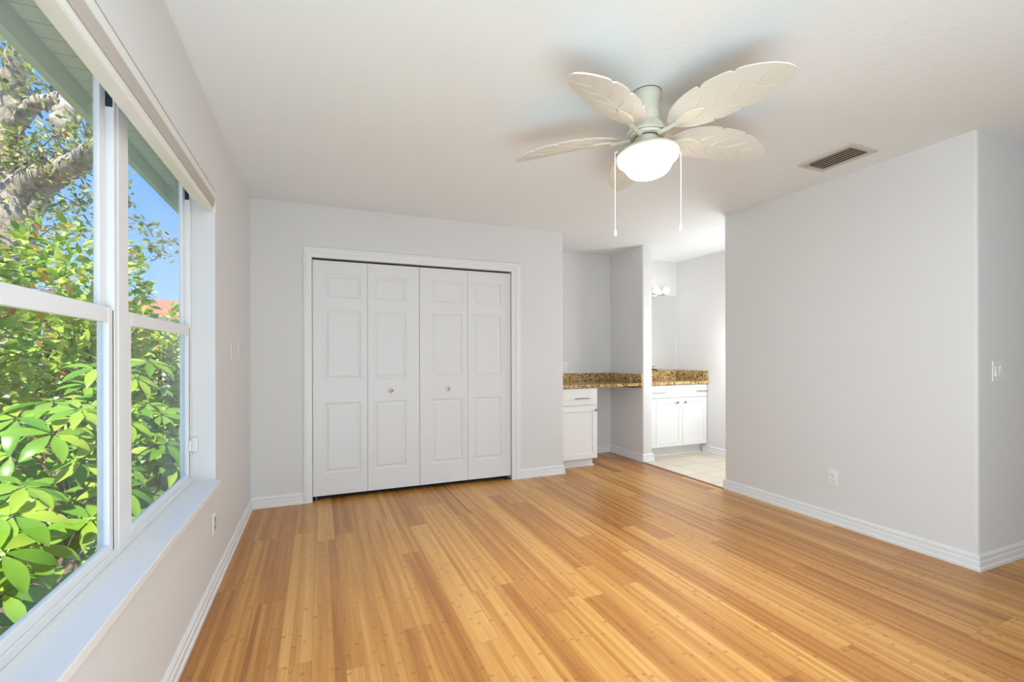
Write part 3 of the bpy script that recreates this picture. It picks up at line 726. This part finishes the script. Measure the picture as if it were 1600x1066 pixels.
# ------------------------------------------------------------------ outside
struct('ground', box(-30, XO - 0.02, -8, 40, -0.4, -0.25), M['soil'], 'mulched garden ground outside the window', 'ground')
struct('roof_eave', boxes([(-1.02, XO - 0.001, -3, 9.0, 2.46, 2.50)]), M['soffit'], 'grey slatted soffit of the eave above the window', 'eave')
struct('trim_5', boxes([(-1.055, -1.020, -3, 9.0, 2.355, 2.60), (-1.070, -1.055, -3, 9.0, 2.40, 2.60)]), M['fascia'], 'green-grey fascia board along the eave', 'fascia')

LEAF_S = ((0.28, 0.42, 0.04), (0.62, 0.40, 0.04))
LEAF_L = ((0.14, 0.20, 0.02), (0.32, 0.42, 0.05), (0.52, 0.50, 0.05), (0.74, 0.38, 0.01), (0.90, 0.18, -0.06))
def leaf_cloud(items, prof=LEAF_S, droop=0.06):
    """items: (pos, dir, normal, length, width); each leaf a folded pointed blade -> (verts, faces)"""
    V, Fc = [], []
    for p, d, n, L, W in items:
        d = d.normalized(); s = d.cross(n).normalized(); n = s.cross(d).normalized(); b = len(V)
        V.append(tuple(p))
        for q, hw, z in prof:
            c = p + d * (L * q)
            V.append(tuple(c + n * ((z - 0.03) * L))); V.append(tuple(c + s * (hw * W) + n * (z * L))); V.append(tuple(c - s * (hw * W) + n * (z * L)))
        V.append(tuple(p + d * L - n * (droop * L))); k = len(prof)
        Fc += [(b, b + 2, b + 1), (b, b + 1, b + 3)]
        for i in range(k - 1):
            a, e = b + 1 + 3 * i, b + 4 + 3 * i
            Fc += [(a, a + 1, e + 1, e), (a, e, e + 2, a + 2)]
        a = b + 1 + 3 * (k - 1); e = b + 1 + 3 * k
        Fc += [(a, a + 1, e), (a, e, a + 2)]
    return V, Fc
def rv(rng): 
    while True:
        v = Vector((rng.uniform(-1, 1), rng.uniform(-1, 1), rng.uniform(-1, 1)))
        if 0.05 < v.length < 1: return v.normalized()

def shrub(label, x, y, rx, ry, z1, n, seed, leaf=(0.075, 0.115)):
    rng = random.Random(seed); G = -0.25
    t = thing('garden_shrub', label, 'shrub', (x, y, G))
    bm = bmesh.new(); items = []
    tips = []
    for k in range(26):
        a = rng.uniform(0, 2 * math.pi); q = rng.random() ** 0.5
        top = Vector((x + rx * 0.95 * q * math.cos(a), y + ry * 0.95 * q * math.sin(a), rng.uniform(0.55, 1.0) * (z1 - G) * (1 - 0.18 * q * q) + G))
        b0 = Vector((x + rng.uniform(-0.12, 0.12), y + rng.uniform(-0.12, 0.12), G)); mid = (b0 + top) / 2 + Vector((rng.uniform(-.12, .12), rng.uniform(-.12, .12), 0.1))
        pts = smooth_path([(*b0, 0.014), (*mid, 0.009), (*top, 0.003)], 5)
        add_tube(bm, [p[:3] for p in pts], [p[3] for p in pts], 6); tips.append((b0, mid, top))
    for k in range(n):
        if rng.random() < 0.62:       # outer shell
            a = rng.uniform(0, 2 * math.pi); zz = rng.random()
            rad = (1.0 - 0.30 * zz ** 3) * rng.uniform(0.80, 1.04) * (1 + 0.10 * math.sin(5 * a + seed) + 0.10 * math.sin(9 * zz + 3 * a))
            p = Vector((x + rx * rad * math.cos(a), y + ry * rad * math.sin(a), G + 0.05 + (z1 - G) * zz * (1 + 0.05 * math.sin(4 * a))))
            out = Vector((math.cos(a), math.sin(a), 0.25))
        else:
            b0, mid, top = rng.choice(tips); q = rng.uniform(0.35, 1.04)
            p = (b0 * (1 - q) ** 2 + mid * 2 * q * (1 - q) + top * q * q) + rv(rng) * 0.09
            out = rv(rng)
        d = (out * 0.8 + rv(rng) * 0.8 + Vector((0, 0, 0.15))); nn = (Vector((0, 0, 1)) + rv(rng) * 0.75 + out * 0.35)
        if d.cross(nn).length < 0.1: continue
        L = rng.uniform(*leaf); items.append((p, d, nn, L, L * rng.uniform(0.45, 0.60)))
    obj('branches', bm, M['twig'], t, True); obj('foliage', leaf_cloud(items), M['hedge_leaf'], t)
    return t
shrub('tall yellow-green shrub with orange leaf tips behind the near window unit', -2.36, 3.80, 0.52, 0.80, 2.00, 6500, 11, (0.07, 0.115))
shrub('leafy green shrub under the oak limb, seen at the edge of the near window', -3.62, 5.6, 0.56, 0.75, 2.35, 5000, 12)
shrub('dense shrub seen through the far window unit beside the mullion', -2.10, 5.72, 0.46, 0.76, 2.25, 6000, 13, (0.08, 0.12))
shrub('darker shrub farthest along the hedge in the far window unit', -1.75, 7.65, 0.55, 0.85, 1.75, 5000, 14)

def palmate(label, x, y, z1, nl, seed, spread=0.32, size=0.17, g=-0.25):
    """a plant with hand-shaped leaves on stalks"""
    rng = random.Random(seed); t = thing('palmate_plant', label, 'plant', (x, y, g))
    bm = bmesh.new(); items = []
    for k in range(nl):
        a = k * 2.4 + rng.uniform(-.4, .4); q = (k + 0.5) / nl
        h = g + (z1 - g) * (0.25 + 0.75 * q); r = spread * rng.uniform(0.55, 1.0) * (1.15 - 0.6 * q)
        c = Vector((x + r * math.cos(a), y + r * math.sin(a), h)); st0 = Vector((x, y, h - 0.20 - 0.1 * rng.random()))
        mid = (c + st0) / 2 + Vector((0, 0, 0.06))
        pts = smooth_path([(*st0, 0.005), (*mid, 0.004), (*c, 0.003)], 4); add_tube(bm, [p[:3] for p in pts], [p[3] for p in pts], 5)
        N = (Vector((math.cos(a), math.sin(a), 0)) * rng.uniform(0.1, 0.5) + Vector((0.25, -0.35, 1)) + rv(rng) * 0.2).normalized()
        s = size * rng.uniform(0.75, 1.15); e1 = N.cross(Vector((0.3, 0.2, 0.9))).normalized(); e2 = N.cross(e1)
        a0 = rng.uniform(0, 6.28); m_ = rng.choice((7, 7, 8))
        for j in range(m_):
            b = a0 + 2 * math.pi * j / m_; dd = e1 * math.cos(b) + e2 * math.sin(b) - N * rng.uniform(0.05, 0.35)
            items.append((c + dd * 0.012, dd, N, s * rng.uniform(0.85, 1.15), s * 0.36))
    add_tube(bm, [(x, y, g), (x + 0.01, y, (g + z1) / 2), (x, y, z1 - 0.1)], [0.014, 0.011, 0.007], 8)
    obj('stems', bm, M['twig'], t, True); obj('foliage', leaf_cloud(items, LEAF_L, 0.14), M['palm_leaf'], t, True, 180)
palmate('bright plant with large hand-shaped leaves just outside the near pane', -1.20, 2.30, 0.72, 26, 21, 0.34, 0.17)
palmate('lowest hand-leaved plant close under the near pane at the sill', -1.30, 1.42, 0.60, 22, 22, 0.30, 0.16)
palmate('hand-leaved plant outside the mullion, reaching above sill height', -1.22, 3.05, 0.98, 28, 23, 0.32, 0.17)
palmate('tall hand-leaved plant in the far pane next to the mullion', -1.25, 3.85, 1.18, 30, 24, 0.33, 0.17)
palmate('hand-leaved plant low in the far pane above the sill corner', -1.25, 4.70, 0.80, 26, 25, 0.33, 0.17)

# oak
def at(px, py, d):
    """a point at distance d along the view axis, from a picture direction"""
    return Vector((0, 0, CAMH)) + fwd * d + rgt * ((px - 800) / F * d) + up * ((CY - py) / F * d)
oak = thing('oak_tree', 'old live oak with thick forking limbs behind the near window unit', 'tree', at(0, 700, 7.2) * Vector((1, 1, 0)).length and Vector((at(10, 700, 7.2).x, at(10, 700, 7.2).y, -0.25)))
D = 7.2
def limb(name, pts, parent):
    pr = [(*at(a, b, D + dd), r) for a, b, dd, r in pts]
    q = smooth_path(pr, 7); bm = bmesh.new(); rng = random.Random(len(pts) * 7 + int(pts[0][0]))
    add_tube(bm, [Vector(p[:3]) + rv(rng) * p[3] * 0.10 for p in q], [p[3] * rng.uniform(0.92, 1.08) for p in q], 14)
    return obj(name, bm, M['bark'], parent, True, 180)
b0 = Vector(oak.location)
tr_pts = [(b0.x, b0.y, -0.25, 0.36), (b0.x, b0.y, 1.2, 0.30), (*at(14, 400, D), 0.28), (*at(22, 330, D), 0.30), (*at(30, 290, D), 0.27)]
q = smooth_path(tr_pts, 7); bm = bmesh.new(); add_tube(bm, [p[:3] for p in q], [p[3] for p in q], 16); trunk = obj('trunk', bm, M['bark'], oak, True, 180)
limb('limb', [(26, 310, 0, 0.24), (52, 282, -0.1, 0.20), (88, 266, -0.3, 0.17), (118, 255, -0.5, 0.15), (148, 232, -0.7, 0.13), (190, 190, -0.8, 0.09)], oak)
limb('limb', [(12, 330, 0.1, 0.22), (8, 260, 0.1, 0.18), (16, 200, 0.0, 0.17), (20, 150, -0.1, 0.17), (28, 100, -0.2, 0.15), (36, 40, -0.3, 0.11)], oak)
limb('limb', [(30, 190, -0.1, 0.10), (52, 164, -0.2, 0.10), (80, 156, -0.3, 0.10), (108, 156, -0.4, 0.12), (100, 190, -0.5, 0.15), (92, 214, -0.55, 0.05)], oak)
limb('limb', [(44, 345, 0.1, 0.12), (62, 318, 0.0, 0.11), (76, 292, -0.1, 0.10), (110, 280, -0.2, 0.05)], oak)
limb('limb', [(0, 340, 0.3, 0.16), (-15, 290, 0.4, 0.14), (-25, 220, 0.5, 0.11)], oak)
rng = random.Random(5); items = []
clus = [(20, 130, .5, 60), (50, 150, .5, 90), (60, 120, .55, 60), (30, 220, .6, 150), (60, 235, .45, 110), (90, 240, .4, 70), (10, 260, .6, 160), (120, 205, .35, 60), (140, 215, .35, 60), (45, 260, .45, 110),
        (30, 320, .5, 100), (95, 310, .35, 60), (120, 310, .3, 45), (135, 335, .3, 40), (100, 340, .35, 50), (75, 355, .35, 60), (5, 60, .5, 60), (85, 130, .35, 50), (15, 380, .5, 80), (125, 275, .3, 30), (145, 190, .3, 35),
        (212, 346, .16, 12), (232, 352, .20, 14), (245, 385, .26, 45), (205, 312, .16, 9), (262, 370, .2, 12), (200, 280, .15, 8), (-40, 200, .8, 80), (-30, 320, .7, 80)]
twigs = bmesh.new()
for a, b, r, n in clus:
    c = at(a, b, D + rng.uniform(-0.9, 0.4))
    for k in range(max(2, n // 14)):
        e_v = c + rv(rng) * r * 0.9; s_v = c + rv(rng) * r * 0.4 - Vector((0, 0, 0.1)); add_tube(twigs, [s_v, (s_v + e_v) / 2 + rv(rng) * 0.04, e_v], [0.012, 0.008, 0.004], 5)
    for k in range(int(n * 1.15)):
        p = c + rv(rng) * r * rng.random() ** 0.5; d = rv(rng); nn = (Vector((0, 0, 1)) + rv(rng) * 0.8)
        if d.cross(nn).length < 0.1: continue
        L = rng.uniform(0.07, 0.13); items.append((p, d, nn, L, L * 0.55))
obj('foliage', leaf_cloud(items), M['oak_leaf'], oak); obj('twigs', twigs, M['twig'], oak, True)['kind'] = 'stuff'

# neighbouring house with a clay roof, far down the garden
hp = at(262, 520, 17.0); hp.z = -0.25
t = thing('neighbour_house', 'distant house with a reddish clay roof glimpsed past the hedge', 'house', tuple(hp))
obj('house_wall', box(hp.x - 3.5, hp.x + 1.6, hp.y, hp.y + 5, -0.25, 2.35), M['stucco'], t)
bm = bmesh.new(); P_ = [(hp.y - 0.5, 2.30), (hp.y + 2.5, 3.55), (hp.y + 5.5, 2.30), (hp.y + 5.5, 2.20), (hp.y - 0.5, 2.20)]
A = [bm.verts.new((hp.x - 3.9, y, z)) for y, z in P_]; B = [bm.verts.new((hp.x + 1.9, y, z)) for y, z in P_]
for k in range(5): bm.faces.new((A[k], A[(k + 1) % 5], B[(k + 1) % 5], B[k]))
bm.faces.new(A); bm.faces.new(B[::-1]); obj('roof', bm, M['roof_tile'], t)
